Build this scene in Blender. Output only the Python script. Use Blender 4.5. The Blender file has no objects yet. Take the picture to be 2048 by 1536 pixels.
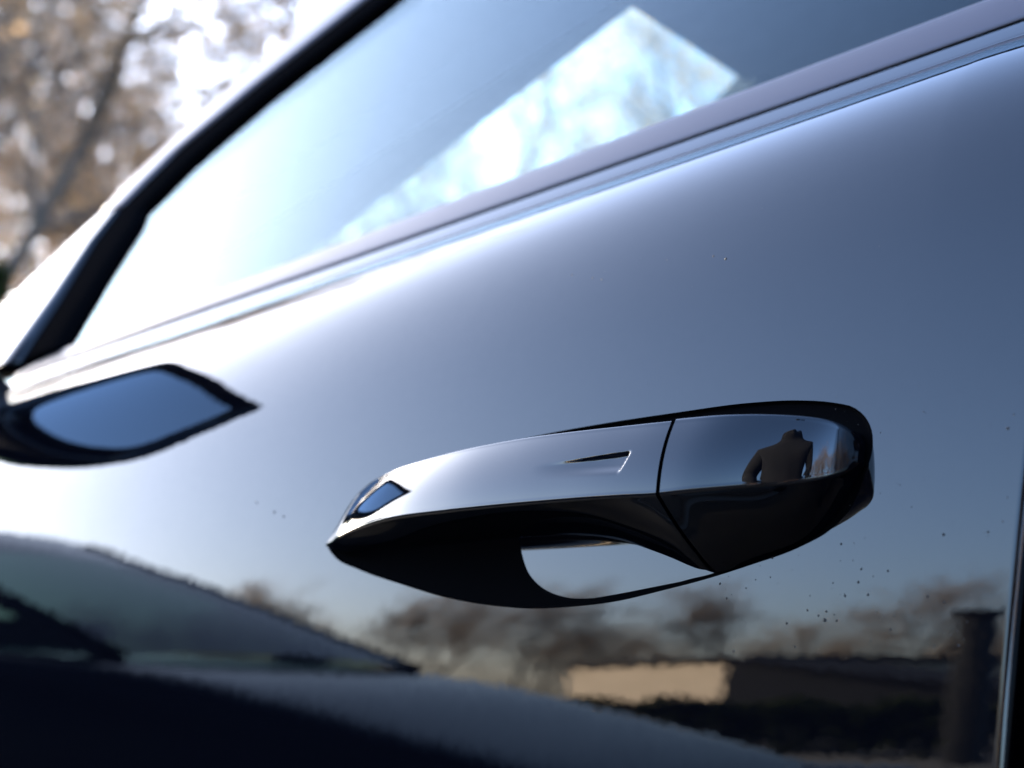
import bpy, bmesh, math, random
import numpy as np
from mathutils import Vector, Matrix
R = math.radians
sc = bpy.context.scene
C = sc.collection

# ------------------------------------------------------------------ camera
cd = bpy.data.cameras.new("camera"); cam = bpy.data.objects.new("camera", cd); C.objects.link(cam)
CAM = Vector((.22, -.406, .84)); YAW, PITCH, ROLL = R(42), R(12.3), R(4.5)
fw = Vector((-math.sin(YAW)*math.cos(PITCH), math.cos(YAW)*math.cos(PITCH), math.sin(PITCH)))
r0 = Vector((math.cos(YAW), math.sin(YAW), 0)); u0 = r0.cross(fw)
rt = math.cos(ROLL)*r0 + math.sin(ROLL)*u0; up = -math.sin(ROLL)*r0 + math.cos(ROLL)*u0
cam.matrix_world = Matrix((rt, up, -fw)).transposed().to_4x4(); cam.location = CAM
cd.sensor_width = 36; cd.lens = 36*3032/2048; cd.clip_start = .005; cd.clip_end = 3000
cd.dof.use_dof = True; cd.dof.focus_distance = .49; cd.dof.aperture_fstop = 8.5; cd.dof.aperture_blades = 0
sc.camera = cam

# ------------------------------------------------------------------ sky, sun, exposure
SUN_AZ, SUN_EL = 86, 14                   # degrees from +Y towards -X, above the horizon
w = bpy.data.worlds.new("World"); sc.world = w; w.use_nodes = True
nt = w.node_tree; bg = nt.nodes['Background']; sky = nt.nodes.new('ShaderNodeTexSky')
sky.sky_type = 'NISHITA'; sky.sun_disc = False; sky.sun_elevation = R(SUN_EL); sky.sun_rotation = R(-SUN_AZ)
sky.air_density = .7; sky.dust_density = 3.0; sky.ozone_density = 3.2
nt.links.new(sky.outputs[0], bg.inputs[0]); bg.inputs[1].default_value = .15
sd = bpy.data.lights.new("sun", 'SUN'); sd.energy = 4.5; sd.angle = R(.5); sd.color = (1, .88, .72)
so = bpy.data.objects.new("sun", sd); C.objects.link(so)
sdir = Vector((-math.sin(R(SUN_AZ))*math.cos(R(SUN_EL)), math.cos(R(SUN_AZ))*math.cos(R(SUN_EL)), math.sin(R(SUN_EL))))
so.rotation_euler = (-sdir).to_track_quat('-Z', 'Y').to_euler(); so.location = sdir*40
vs = sc.view_settings; vs.view_transform = 'Standard'; vs.look = 'None'; vs.gamma = 1; vs.use_curve_mapping = False
vs.exposure = 3.58
sc.render.engine = 'CYCLES'
cy = sc.cycles; cy.use_denoising = True; cy.max_bounces = 10; cy.transparent_max_bounces = 16; cy.glossy_bounces = 6
cy.sample_clamp_indirect = 30

# ------------------------------------------------------------------ helpers
def mat(name, col, rough=.5, metal=0, spec=.5, coat=0, noise=None, wob=0, wobscale=300, ior=1.5):
    m = bpy.data.materials.new(name); m.use_nodes = True; n = m.node_tree; p = n.nodes['Principled BSDF']
    p.inputs['Base Color'].default_value = (*col, 1); p.inputs['Roughness'].default_value = rough
    p.inputs['Metallic'].default_value = metal; p.inputs['Specular IOR Level'].default_value = spec
    p.inputs['Coat Weight'].default_value = coat; p.inputs['IOR'].default_value = ior
    tc = n.nodes.new('ShaderNodeTexCoord')
    if noise:
        sc_, c2, det = noise
        nz = n.nodes.new('ShaderNodeTexNoise'); nz.inputs['Scale'].default_value = sc_; nz.inputs['Detail'].default_value = det
        n.links.new(tc.outputs['Object'], nz.inputs['Vector'])
        rp = n.nodes.new('ShaderNodeValToRGB'); rp.color_ramp.elements[0].position = .35; rp.color_ramp.elements[1].position = .65
        rp.color_ramp.elements[0].color = (*col, 1); rp.color_ramp.elements[1].color = (*c2, 1)
        n.links.new(nz.outputs['Fac'], rp.inputs['Fac']); n.links.new(rp.outputs['Color'], p.inputs['Base Color'])
    if wob:
        # orange peel: the clear coat's normal wanders by a fraction of a degree
        last = None
        geo = n.nodes.new('ShaderNodeNewGeometry'); last = geo.outputs['Normal']
        for s, k in ((wobscale, wob), (wobscale*.22, wob*.6)):
            nz = n.nodes.new('ShaderNodeTexNoise'); nz.inputs['Scale'].default_value = s; nz.inputs['Detail'].default_value = 1.5
            n.links.new(tc.outputs['Object'], nz.inputs['Vector'])
            a = n.nodes.new('ShaderNodeVectorMath'); a.operation = 'SUBTRACT'; a.inputs[1].default_value = (.5, .5, .5)
            n.links.new(nz.outputs['Color'], a.inputs[0])
            b = n.nodes.new('ShaderNodeVectorMath'); b.operation = 'SCALE'; b.inputs['Scale'].default_value = k
            n.links.new(a.outputs[0], b.inputs[0])
            c = n.nodes.new('ShaderNodeVectorMath'); c.operation = 'ADD'
            n.links.new(last, c.inputs[0]); n.links.new(b.outputs[0], c.inputs[1]); last = c.outputs[0]
        nm = n.nodes.new('ShaderNodeVectorMath'); nm.operation = 'NORMALIZE'; n.links.new(last, nm.inputs[0])
        n.links.new(nm.outputs[0], p.inputs['Normal'])
    return m

def glass_mat(name, tint, f0=.045, gloss=1.):
    m = bpy.data.materials.new(name); m.use_nodes = True; n = m.node_tree; n.nodes.clear()
    out = n.nodes.new('ShaderNodeOutputMaterial'); mx = n.nodes.new('ShaderNodeMixShader')
    tr = n.nodes.new('ShaderNodeBsdfTransparent'); tr.inputs[0].default_value = (*tint, 1)
    gl = n.nodes.new('ShaderNodeBsdfGlossy'); gl.inputs['Roughness'].default_value = 0; gl.inputs[0].default_value = (*(gloss if isinstance(gloss, tuple) else (gloss,)*3), 1)
    lw = n.nodes.new('ShaderNodeLayerWeight'); lw.inputs['Blend'].default_value = .5
    pw = n.nodes.new('ShaderNodeMath'); pw.operation = 'POWER'; pw.inputs[1].default_value = 5
    ma = n.nodes.new('ShaderNodeMath'); ma.operation = 'MULTIPLY_ADD'; ma.inputs[1].default_value = 1-f0; ma.inputs[2].default_value = f0
    n.links.new(lw.outputs['Facing'], pw.inputs[0]); n.links.new(pw.outputs[0], ma.inputs[0]); n.links.new(ma.outputs[0], mx.inputs[0])
    n.links.new(tr.outputs[0], mx.inputs[1]); n.links.new(gl.outputs[0], mx.inputs[2]); n.links.new(mx.outputs[0], out.inputs[0])
    return m

def leaf_mat(name, c1, c2):
    m = bpy.data.materials.new(name); m.use_nodes = True; n = m.node_tree; n.nodes.clear()
    out = n.nodes.new('ShaderNodeOutputMaterial'); mx = n.nodes.new('ShaderNodeMixShader'); mx.inputs[0].default_value = .5
    tc = n.nodes.new('ShaderNodeTexCoord'); nz = n.nodes.new('ShaderNodeTexNoise'); nz.inputs['Scale'].default_value = 1.3
    n.links.new(tc.outputs['Object'], nz.inputs['Vector'])
    rp = n.nodes.new('ShaderNodeValToRGB'); rp.color_ramp.elements[0].position = .38; rp.color_ramp.elements[1].position = .62
    rp.color_ramp.elements[0].color = (*c1, 1); rp.color_ramp.elements[1].color = (*c2, 1)
    n.links.new(nz.outputs['Fac'], rp.inputs['Fac'])
    d = n.nodes.new('ShaderNodeBsdfDiffuse'); t = n.nodes.new('ShaderNodeBsdfTranslucent')
    n.links.new(rp.outputs[0], d.inputs[0]); n.links.new(rp.outputs[0], t.inputs[0])
    n.links.new(d.outputs[0], mx.inputs[1]); n.links.new(t.outputs[0], mx.inputs[2]); n.links.new(mx.outputs[0], out.inputs[0])
    return m

def link(o, parent=None):
    C.objects.link(o)
    if parent: o.parent = parent
    return o
def mesh(name, verts, faces, m, parent=None, normals=None, smooth=True):
    me = bpy.data.meshes.new(name); me.from_pydata([tuple(map(float, v)) for v in verts], [], faces)
    mats = m if isinstance(m, list) else [m]
    for k in mats: me.materials.append(k)
    if smooth: me.polygons.foreach_set('use_smooth', [True]*len(me.polygons))
    me.update()
    if normals is not None: me.normals_split_custom_set_from_vertices([tuple(map(float, q)) for q in normals])
    return link(bpy.data.objects.new(name, me), parent)
def from_bm(name, bm, m, parent=None, smooth=True, recalc=True):
    me = bpy.data.meshes.new(name)
    if recalc: bmesh.ops.recalc_face_normals(bm, faces=bm.faces[:])
    bm.to_mesh(me); bm.free()
    for k in (m if isinstance(m, list) else [m]): me.materials.append(k)
    me.polygons.foreach_set('use_smooth', [smooth]*len(me.polygons)); me.update()
    return link(bpy.data.objects.new(name, me), parent)
def empty(name, loc, label=None, cat=None, group=None):
    o = bpy.data.objects.new(name, None); o.location = loc; link(o); o.empty_display_size = .1
    tag(o, label, cat, group); return o
def tag(o, label=None, cat=None, group=None, kind=None):
    for k, v in (('label', label), ('category', cat), ('group', group), ('kind', kind)):
        if v: o[k] = v
    return o
def bevel_box(name, lo, hi, m, parent=None, r=.005, seg=3, rot=None):
    bm = bmesh.new(); bmesh.ops.create_cube(bm, size=1)
    lo, hi = Vector(lo), Vector(hi); c = (lo+hi)/2; d = hi-lo
    for v in bm.verts: v.co = Vector((v.co.x*d.x, v.co.y*d.y, v.co.z*d.z))
    if r: bmesh.ops.bevel(bm, geom=bm.edges[:]+bm.verts[:], offset=min(r, .45*min(d)), segments=seg, affect='EDGES', profile=.5)
    for v in bm.verts:
        if rot: v.co = rot @ v.co
        v.co += c
    return from_bm(name, bm, m, parent)
def pchip(x, xp, fp):
    x = np.asarray(x, float); xp = np.asarray(xp, float); fp = np.asarray(fp, float)
    h = np.diff(xp); d = np.diff(fp)/h; m = np.zeros(len(xp)); m[0] = d[0]; m[-1] = d[-1]
    for i in range(1, len(xp)-1): m[i] = 0 if d[i-1]*d[i] <= 0 else 2*d[i-1]*d[i]/(d[i-1]+d[i])
    x = np.clip(x, xp[0], xp[-1]); i = np.clip(np.searchsorted(xp, x)-1, 0, len(xp)-2); t = (x-xp[i])/h[i]
    return (2*t**3-3*t**2+1)*fp[i]+(t**3-2*t*t+t)*h[i]*m[i]+(-2*t**3+3*t*t)*fp[i+1]+(t**3-t*t)*h[i]*m[i+1]
def catmull(xp, fp, x):   # smooth (non monotone) interpolation
    xp = np.asarray(xp, float); fp = np.asarray(fp, float); x = np.clip(np.asarray(x, float), xp[0], xp[-1])
    m = np.gradient(fp, xp); h = np.diff(xp); i = np.clip(np.searchsorted(xp, x)-1, 0, len(xp)-2); t = (x-xp[i])/h[i]
    return (2*t**3-3*t**2+1)*fp[i]+(t**3-2*t*t+t)*h[i]*m[i]+(-2*t**3+3*t*t)*fp[i+1]+(t**3-t*t)*h[i]*m[i+1]
def grid_faces(nu, nv, wrap_u=False, flip=False):
    f = []
    for i in range(nu if wrap_u else nu-1):
        for j in range(nv-1):
            a, b = i*nv+j, ((i+1) % nu)*nv+j
            f.append((a, a+1, b+1, b) if flip else (a, b, b+1, a+1))
    return f

M = {}
M['paint'] = mat('navy_black_clearcoat', (.0012, .0014, .0026), .0, wob=.0062, wobscale=230, ior=1.52)
M['handle_paint'] = mat('navy_black_clearcoat_smooth', (.0012, .0014, .0026), .0, wob=.0012, wobscale=250, ior=1.52)
M['rubber'] = mat('black_rubber', (.0022, .0023, .0028), .85, spec=0)
M['molding'] = mat('satin_black_trim', (.06, .058, .072), .42, metal=.6)
M['glass'] = glass_mat('tinted_side_glass', (.93, .98, .985), f0=.035, gloss=(.48, .60, .66))
M['glass_dim'] = glass_mat('dimmed_glass', (.80, .87, .88), f0=.01, gloss=.3)  # added glass face, tinted darker to weaken the pane's reflection
M['wglass'] = glass_mat('windshield_glass', (.92, 1.0, .97), f0=.03)
M['trim'] = mat('dark_cabin_trim', (.010, .010, .011), .9, spec=.1, noise=(60, (.014, .014, .015), 3))
M['mirror'] = mat('mirror_glass', (.75, .77, .8), 0, metal=1)
M['plastic'] = mat('black_plastic', (.01, .01, .011), .4, noise=(40, (.013, .013, .014), 3))
M['chrome'] = mat('dull_metal', (.45, .45, .47), .25, metal=1)
M['asphalt'] = mat('asphalt', (.022, .022, .023), .9, noise=(9, (.034, .033, .031), 8))
M['drygrass'] = mat('dry_grass', (.22, .16, .075), .95, noise=(.15, (.14, .12, .05), 8))
M['bark'] = mat('bark', (.045, .035, .028), .95, noise=(6, (.09, .072, .055), 6))
M['twig'] = mat('twigs', (.12, .10, .085), .9, noise=(3, (.17, .14, .115), 4))
M['leaf'] = leaf_mat('autumn_leaves', (.30, .19, .10), (.42, .32, .22))
M['evergreen'] = leaf_mat('evergreen_leaves', (.016, .022, .008), (.035, .042, .015))
M['render'] = mat('tan_render', (.56, .44, .31), .9, noise=(1.2, (.50, .39, .27), 6))
M['darkwall'] = mat('dark_timber', (.012, .011, .010), .85, noise=(2, (.014, .013, .012), 6))
M['roof'] = mat('dark_roof_tiles', (.022, .020, .02), .9, spec=.1, noise=(4, (.015, .013, .013), 4))
M['white'] = mat('white_paint', (.7, .7, .68), .5, noise=(5, (.6, .6, .58), 4))

# ------------------------------------------------------------------ ground
def sheet(name, x0, x1, y0, y1, z, m, n=2):
    vs_ = [(x0+(x1-x0)*i/n, y0+(y1-y0)*j/n, z) for i in range(n+1) for j in range(n+1)]
    o = mesh(name, vs_, grid_faces(n+1, n+1), m, smooth=False); tag(o, kind='structure'); return o
sheet('ground', -1500, 1500, -1500, 1500, -.02, M['drygrass'], 8)
sheet('parking_area', -60, 60, -58, 7, 0, M['asphalt'], 6)

# ------------------------------------------------------------------ THE CAR: door skin
car = empty('parked_car', (-.6, .9, 0), 'glossy navy black car whose door handle fills the picture', 'car')
def local(o):      # children keep world coordinates
    o.matrix_parent_inverse = Matrix.Translation(-car.location); return o
def cmesh(*a, **k): return local(mesh(*a, parent=car, **k))

VP = np.array([-.70, -.45, -.30, -.24, -.20, -.15, -.10, -.065, -.045, -.03, -.015, -.004, .0, .006])
PH = np.array([-9, -7, -4., -1.5, .5, 3.5, 8, 17, 26, 37, 49, 58, 61., 63.])
VM = .006; vv = np.linspace(-.7, VM, 7061); tn = np.tan(np.radians(pchip(vv, VP, PH)))
yy = np.concatenate([[0], np.cumsum((tn[1:]+tn[:-1])/2*np.diff(vv))]); yy -= np.interp(-.17, vv, yy)
YTOP = float(yy[-1]); Z0, SL = 1.0815, .115
def Zs(x): return Z0+SL*np.asarray(x)
LEAN = .09
def S(x, v):
    x = np.asarray(x, float); v = np.asarray(v, float)
    z = Zs(x)+v; t = np.clip((x-.012)/.03, 0, 1); wgt = t*t*(3-2*t)
    X = x+wgt*LEAN*(z-.888)
    y = np.interp(v, vv, yy)
    return np.stack([X, y+0*x, z], -1)
def Snorm(x, v, e=2e-4):
    dx = S(x+e, v)-S(x-e, v); dv = S(x, np.minimum(v+e, VM))-S(x, v-e)
    n = np.cross(dv, dx); n = -n/np.linalg.norm(n, axis=-1, keepdims=True)
    return np.where(n[..., 1:2] > 0, -n, n)

XP0, XP1, VP0, VP1 = -.268, .018, -.245, -.100       # patch that holds the handle recess
cols = np.concatenate([np.arange(-.80, XP0-.002, .0065), np.linspace(XP0, XP1, 144), np.linspace(XP1, .0450, 15)[1:]])
rows = np.concatenate([np.linspace(-.62, VP0, 34)[:-1], np.linspace(VP0, VP1, 73), np.linspace(VP1, -.03, 26)[1:], np.linspace(-.03, VM, 34)[1:]])
i0 = int(np.argmin(abs(cols-XP0))); i1 = int(np.argmin(abs(cols-XP1))); j0 = int(np.argmin(abs(rows-VP0))); j1 = int(np.argmin(abs(rows-VP1)))
nC, nR = len(cols), len(rows)
gx, gv = np.meshgrid(cols, rows, indexing='ij')
V = S(gx, gv).reshape(-1, 3); N = Snorm(gx, gv).reshape(-1, 3)
faces = [(i*nR+j, (i+1)*nR+j, (i+1)*nR+j+1, i*nR+j+1) for i in range(nC-1) for j in range(nR-1) if not (i0 <= i < i1 and j0 <= j < j1)]
# recess outline (x, z) on the skin
REC = np.array([(-0.2385, 0.9006), (-0.234, 0.8965), (-0.2177, 0.8908), (-0.1944, 0.8854), (-0.1674, 0.8801), (-0.1473, 0.8778), (-0.1283, 0.8769), (-0.1103, 0.8777), (-0.0912, 0.8797), (-0.0711, 0.8837), (-0.0566, 0.8869), (-0.0391, 0.8916), (-0.0215, 0.8971), (-0.0114, 0.9021), (-0.005, 0.9084), (-0.0008, 0.9179), (0.0016, 0.9278), (0.0009, 0.9325), (-0.0014, 0.9366), (-0.0057, 0.9401), (-0.0125, 0.9421), (-0.0251, 0.9439), (-0.0438, 0.9446), (-0.0734, 0.9435), (-0.1054, 0.9418), (-0.14, 0.9389), (-0.1644, 0.936), (-0.1902, 0.9325), (-0.2062, 0.9297), (-0.2195, 0.9253), (-0.2281, 0.9185), (-0.2335, 0.9101)])
REC[:, 1] -= Zs(REC[:, 0])
n = len(REC); A = np.vstack([REC[-3:], REC, REC[:3]]); cl = np.concatenate([[0], np.cumsum(np.linalg.norm(np.diff(A, axis=0), axis=1))])
tt = np.linspace(cl[3], cl[3+n], 4001)[:-1]
ox, ov = catmull(cl, A[:, 0], tt), catmull(cl, A[:, 1], tt)
cx, cv = -.112, float(np.mean([ov.min(), ov.max()]))+.004
CVX = lambda x: cv + (x-cx)*(-.115+.045)             # the recess axis rises less than the belt
ang_o = np.unwrap(np.arctan2((ov-cv)/.035, (ox-cx)/.12)); 
if ang_o[-1] < ang_o[0]: ang_o = -ang_o[::-1]
per = [(i, j0) for i in range(i0, i1)] + [(i1, j) for j in range(j0, j1)] + [(i, j1) for i in range(i1, i0, -1)] + [(i0, j) for j in range(j1, j0, -1)]
px_ = np.array([cols[i] for i, j in per]); pv_ = np.array([rows[j] for i, j in per])
ap = np.unwrap(np.arctan2((pv_-cv)/.035, (px_-cx)/.12))
def outline_at(a):
    k = np.argsort(np.mod(ang_o, 2*np.pi)); aa = np.mod(ang_o, 2*np.pi)[k]
    aa = np.concatenate([aa-2*np.pi, aa, aa+2*np.pi]); xx = np.tile(ox[k], 3); v3 = np.tile(ov[k], 3)
    a = np.mod(a, 2*np.pi); return np.interp(a, aa, xx), np.interp(a, aa, v3)
qx, qv = outline_at(ap); K = len(per)
rings = 1-(1-np.linspace(0, 1, 26))**1.0
rings = np.linspace(0, 1, 28)**1.35
base = len(V); extra, extran = [], []
for r in rings[:-1]:
    ex, ev = qx+(px_-qx)*r, qv+(pv_-qv)*r
    extra.append(S(ex, ev)); extran.append(Snorm(ex, ev))
V = np.vstack([V]+extra); N = np.vstack([N]+extran); nr = len(rings)-1
perid = [i*nR+j for i, j in per]
for k in range(K):
    k2 = (k+1) % K
    for r in range(nr-1):
        faces.append((base+r*K+k, base+(r+1)*K+k, base+(r+1)*K+k2, base+r*K+k2))
    faces.append((base+(nr-1)*K+k, perid[k], perid[k2], base+(nr-1)*K+k2))
# rear hem: rolls inwards with a 3 mm radius, then a flange
hem = []; hr = .0032
for j in range(nR):
    P = S(cols[-1], rows[j]); n_ = Snorm(np.array(cols[-1]), np.array(rows[j]))
    tx = np.array([1., 0, .09]); tx -= n_*(tx@n_); tx /= np.linalg.norm(tx)
    rowp = []
    for a in np.linspace(0, math.pi/2, 9)[1:]:
        rowp.append((P + tx*hr*math.sin(a) - n_*hr*(1-math.cos(a)), n_*math.cos(a)+tx*math.sin(a)))
    rowp.append((P + tx*hr - n_*(hr+.02), tx)); hem.append(rowp)
hb = len(V); V = np.vstack([V]+[np.array([p for p, _ in h]) for h in hem]); N = np.vstack([N]+[np.array([q for _, q in h]) for h in hem]); hn = len(hem[0])
for j in range(nR-1):
    faces.append(((nC-1)*nR+j, hb+j*hn, hb+(j+1)*hn, (nC-1)*nR+j+1))
    for k in range(hn-1): faces.append((hb+j*hn+k, hb+j*hn+k+1, hb+(j+1)*hn+k+1, hb+(j+1)*hn+k))
# added top flange: tilted face imitates a reflected band, then drops behind the molding
tb = len(V); tf = []; tfn = []
for i in range(nC):
    P = S(cols[i], VM)
    for dy, dz, nn in ((.0005, .0006, (0, -.85, .52)), (.0016, .0020, (0, -.80, .60)), (.0074, .0092, (0, -.78, .625)), (.0080, .0097, (0, -.5, .86)), (.0090, .0097, (0, .3, .95)), (.0098, .002, (0, 1, 0))):
        tf.append(P+np.array([0, dy, dz])); tfn.append(nn)
V = np.vstack([V, np.array(tf)]); N = np.vstack([N, np.array(tfn)])
for i in range(nC-1):
    a, b = i*nR+nR-1, (i+1)*nR+nR-1; faces.append((a, b, tb+(i+1)*6, tb+i*6))
    for k in range(5): faces.append((tb+i*6+k, tb+(i+1)*6+k, tb+(i+1)*6+k+1, tb+i*6+k+1))
door = cmesh('front_door', V, faces, M['paint'], normals=N)
door['label'] = 'glossy door skin mirroring sky, trees and the neighbouring car'
def dpart(name, verts, faces, m, **k):
    o = mesh(name, verts, faces, m, parent=door, **k); return o

# matte black bed of the handle: a flat ring inside the outline, its wide front standing in for a dark reflection; the painted bowl opens in it
CX = np.clip(qx, -.19, -.04); CVV = cv+.004+(CX-cx)*(-.05)      # both shrink towards a spine, not a point
D = np.hypot(qx-CX, qv-CVV)
def ring_surface(x0, v0, x1, v1, ts, depth):
    P3 = np.zeros((len(x0), len(ts), 3))
    for k_, t in enumerate(ts):
        ex, ev = x0+(x1-x0)*t, v0+(v1-v0)*t; p = S(ex, ev); p[:, 1] += depth(np.hypot(ex-x0, ev-v0), ex, ev); P3[:, k_] = p
    dk = np.roll(P3, -1, 0)-np.roll(P3, 1, 0); dr = np.gradient(P3, axis=1)
    nn = np.cross(dk, dr); nn = nn/np.maximum(np.linalg.norm(nn, axis=-1, keepdims=True), 1e-12)
    return P3, np.where(nn[..., 1:2] > 0, -nn, nn)
BOWL = np.array([(-.1375, .9065), (-.1382, .9035), (-.1364, .8979), (-.1315, .8893), (-.1244, .8842), (-.1146, .8813), (-.0992, .8811), (-.0786, .8839), (-.0638, .8872), (-.050, .8910), (-.042, .8985), (-.044, .910), (-.055, .919), (-.080, .9225), (-.110, .9215), (-.130, .9155)])
BOWL[:, 1] -= Zs(BOWL[:, 0]); n = len(BOWL); A = np.vstack([BOWL[-3:], BOWL, BOWL[:3]]); cl = np.concatenate([[0], np.cumsum(np.linalg.norm(np.diff(A, axis=0), axis=1))])
tt = np.linspace(cl[3], cl[3+n], 3001)[:-1]; wx, wv = catmull(cl, A[:, 0], tt), catmull(cl, A[:, 1], tt)
c2x, c2v = -.092, float(np.mean([wv.min(), wv.max()])); aw = np.mod(np.arctan2(wv-c2v, wx-c2x), 2*np.pi); o_ = np.argsort(aw); aw, rw_ = aw[o_], np.hypot(wv-c2v, wx-c2x)[o_]
aq = np.mod(np.arctan2(qv-c2v, qx-c2x), 2*np.pi); rq = np.interp(aq, np.concatenate([aw-2*np.pi, aw, aw+2*np.pi]), np.tile(rw_, 3))
rq = np.minimum(rq, np.hypot(qv-c2v, qx-c2x)-.0028); bx_ = c2x+rq*np.cos(aq); bv_ = c2v+rq*np.sin(aq)
P3, nn = ring_surface(qx, qv, bx_, bv_, np.linspace(0, 1, 40)**1.6, lambda e, ex, ev: .0016*(1-np.exp(-(e/.0009)**2)))
nn[:, 0] = Snorm(qx, qv)
dpart('handle_bed', P3.reshape(-1, 3), grid_faces(K, 40, True, False), M['rubber'], normals=nn.reshape(-1, 3))
CX2 = np.clip(bx_, -.10, -.08); CV2 = c2v+0*CX2
P3, nn = ring_surface(bx_, bv_, CX2, CV2, np.linspace(0, 1, 80)**2, lambda e, ex, ev: .0016+0*e)
nn[:, -1] = nn[:, -2]
dpart('handle_recess', P3.reshape(-1, 3), grid_faces(K, 80, True, False), M['handle_paint'], normals=nn.reshape(-1, 3))

# ------------------------------------------------------------------ handle: grip and cap lofted from three edges
CRE = np.array([(-.2398, .9008, .0022), (-.236, .9002, -.003), (-.231, .8996, -.0072), (-0.2261, 0.8993, -0.0099), (-0.2131, 0.9007, -0.0180), (-0.2019, 0.902, -0.0227), (-0.1924, 0.903, -0.0258), (-0.1754, 0.9048, -0.0297), (-0.1429, 0.9062, -0.0338), (-0.1113, 0.9073, -0.0353), (-0.0954, 0.9078, -0.0356), (-0.0649, 0.9087, -0.0357), (-0.0525, 0.9089, -0.0352), (-.040, .9098, -.0342), (-0.030, 0.9107, -0.0313), (-.020, .9120, -.0266), (-.0115, .9133, -.0212), (-.0075, .9143, -.0178), (-.005, .9153, -.0145), (-.0028, .9175, -.0095), (-.0012, .922, -.003)])
TOP = np.array([(-.2398, .9012, .002), (-.235, .9018, -.0025), (-.2304, .9035, -.0055), (-0.2214, 0.9086, -0.0089), (-0.209, 0.9178, -0.0138), (-0.1957, 0.9227, -0.0176), (-0.1826, 0.9259, -0.0207), (-0.1644, 0.928, -0.0240), (-0.1423, 0.9302, -0.0266), (-0.1186, 0.9319, -0.0281), (-0.0718, 0.9335, -0.0291), (-0.0494, 0.9342, -0.0285), (-0.0321, 0.9347, -0.0262), (-0.0200, 0.9348, -0.0212), (-.012, .9346, -.0165), (-.007, .934, -.013), (-.004, .9328, -.009), (-.0023, .931, -.005), (-.0012, .928, -.0012)])
BOT = np.array([(-.2398, .9004, .0028), (-0.2308, 0.8981, 0.0007), (-0.2012, 0.8977, -0.0058), (-0.1611, 0.8997, -0.0117), (-0.1431, 0.9007, -0.0132), (-0.1225, 0.9015, -0.015), (-0.1038, 0.9016, -0.0167), (-0.0968, 0.9012, -0.0171), (-0.0775, 0.8983, -0.0179), (-0.0711, 0.8962, -0.0171), (-0.0616, 0.8929, -0.0148), (-0.0547, 0.8896, -0.0106), (-.0510, .8885, -.0055), (-.047, .8897, .0), (-0.0355, 0.8935, 0.0006), (-0.0193, 0.899, 0.0007), (-0.0105, 0.9060, 0.0007), (-.0050, .9150, .0008), (-0.0024, 0.920, 0.0008), (-.0012, .922, .0005)])
def smooth_edge(E):
    g = np.linspace(E[0, 0], E[-1, 0], 1400); out = [g]
    for ax in (1, 2):
        f_ = catmull(E[:, 0], E[:, ax], g); o_ = f_.copy()
        for i, x in enumerate(g):
            sg = min(.0034, .30*(x-g[0]), .30*(g[-1]-x))
            if sg > 1e-5:
                lo, hi = max(0, np.searchsorted(g, x-3*sg)), np.searchsorted(g, x+3*sg); k_ = np.exp(-.5*((g[lo:hi]-x)/sg)**2); o_[i] = (k_*f_[lo:hi]).sum()/k_.sum()
        out.append(o_)
    return out
q_ = np.where(BOT[:, 2] < -.005, .80*(-BOT[:, 2]-.004)/.006, 0).clip(0, .80)*(-BOT[:, 2])      # the grip's lower edge sits closer to the door
BOT[:, 2] += q_; BOT[:, 0] -= .41*q_*(BOT[:, 0] > -.2); BOT[:, 1] += .02*q_
EDGE = {}
def edge(E, x, ax):
    if id(E) not in EDGE: EDGE[id(E)] = smooth_edge(E)
    D_ = EDGE[id(E)]; return np.interp(x, D_[0], D_[ax])
def section(x, back):
    """closed outline (y, z) of the handle at x, corners rounded; returns fixed-length list"""
    T = np.array([edge(TOP, x, 2), edge(TOP, x, 1)]); Cc = np.array([edge(CRE, x, 2), edge(CRE, x, 1)]); B = np.array([edge(BOT, x, 2), edge(BOT, x, 1)])
    size = min(np.linalg.norm(T-Cc), np.linalg.norm(B-Cc))
    bt = T+np.array([back, -.10*(T[1]-B[1])]); bb = B+np.array([back, .10*(T[1]-B[1])])
    pts = [T, Cc, B, bb, bt]; rad = [.0022, .0016, .0030, .002, .002]; cnt = [9, 11, 9, 4, 4]; seg = [46, 30, 5, 4, 5]; bul = [.0016, .0010, .0, .0, .0]
    out = []; ends = []
    for i, p in enumerate(pts):
        a = pts[i-1]-p; b = pts[(i+1) % 5]-p; la, lb = np.linalg.norm(a)+1e-9, np.linalg.norm(b)+1e-9
        a, b = a/la, b/lb; r = min(rad[i], .42*la, .42*lb)
        th = math.acos(max(-1, min(1, a@b))); d = min(r/max(math.tan(th/2), .15), .42*la, .42*lb)
        ends.append((p+a*d, p, p+b*d))
    for i in range(5):
        s, p, e = ends[i]
        for t in np.linspace(0, 1, cnt[i]): out.append(((1-t)**2*s+2*t*(1-t)*p+t*t*e))
        q = ends[(i+1) % 5][0]; nrm_ = np.array([-(q-e)[1], (q-e)[0]]); L = np.linalg.norm(nrm_)+1e-9; nrm_ = nrm_/L
        if bul[i] and nrm_[0] > 0: nrm_ = -nrm_
        hgt = min(bul[i], .06*L)
        for t in np.linspace(0, 1, seg[i]+2)[1:-1]: out.append(e+(q-e)*t+nrm_*hgt*4*t*(1-t))
    return np.array(out)
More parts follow.
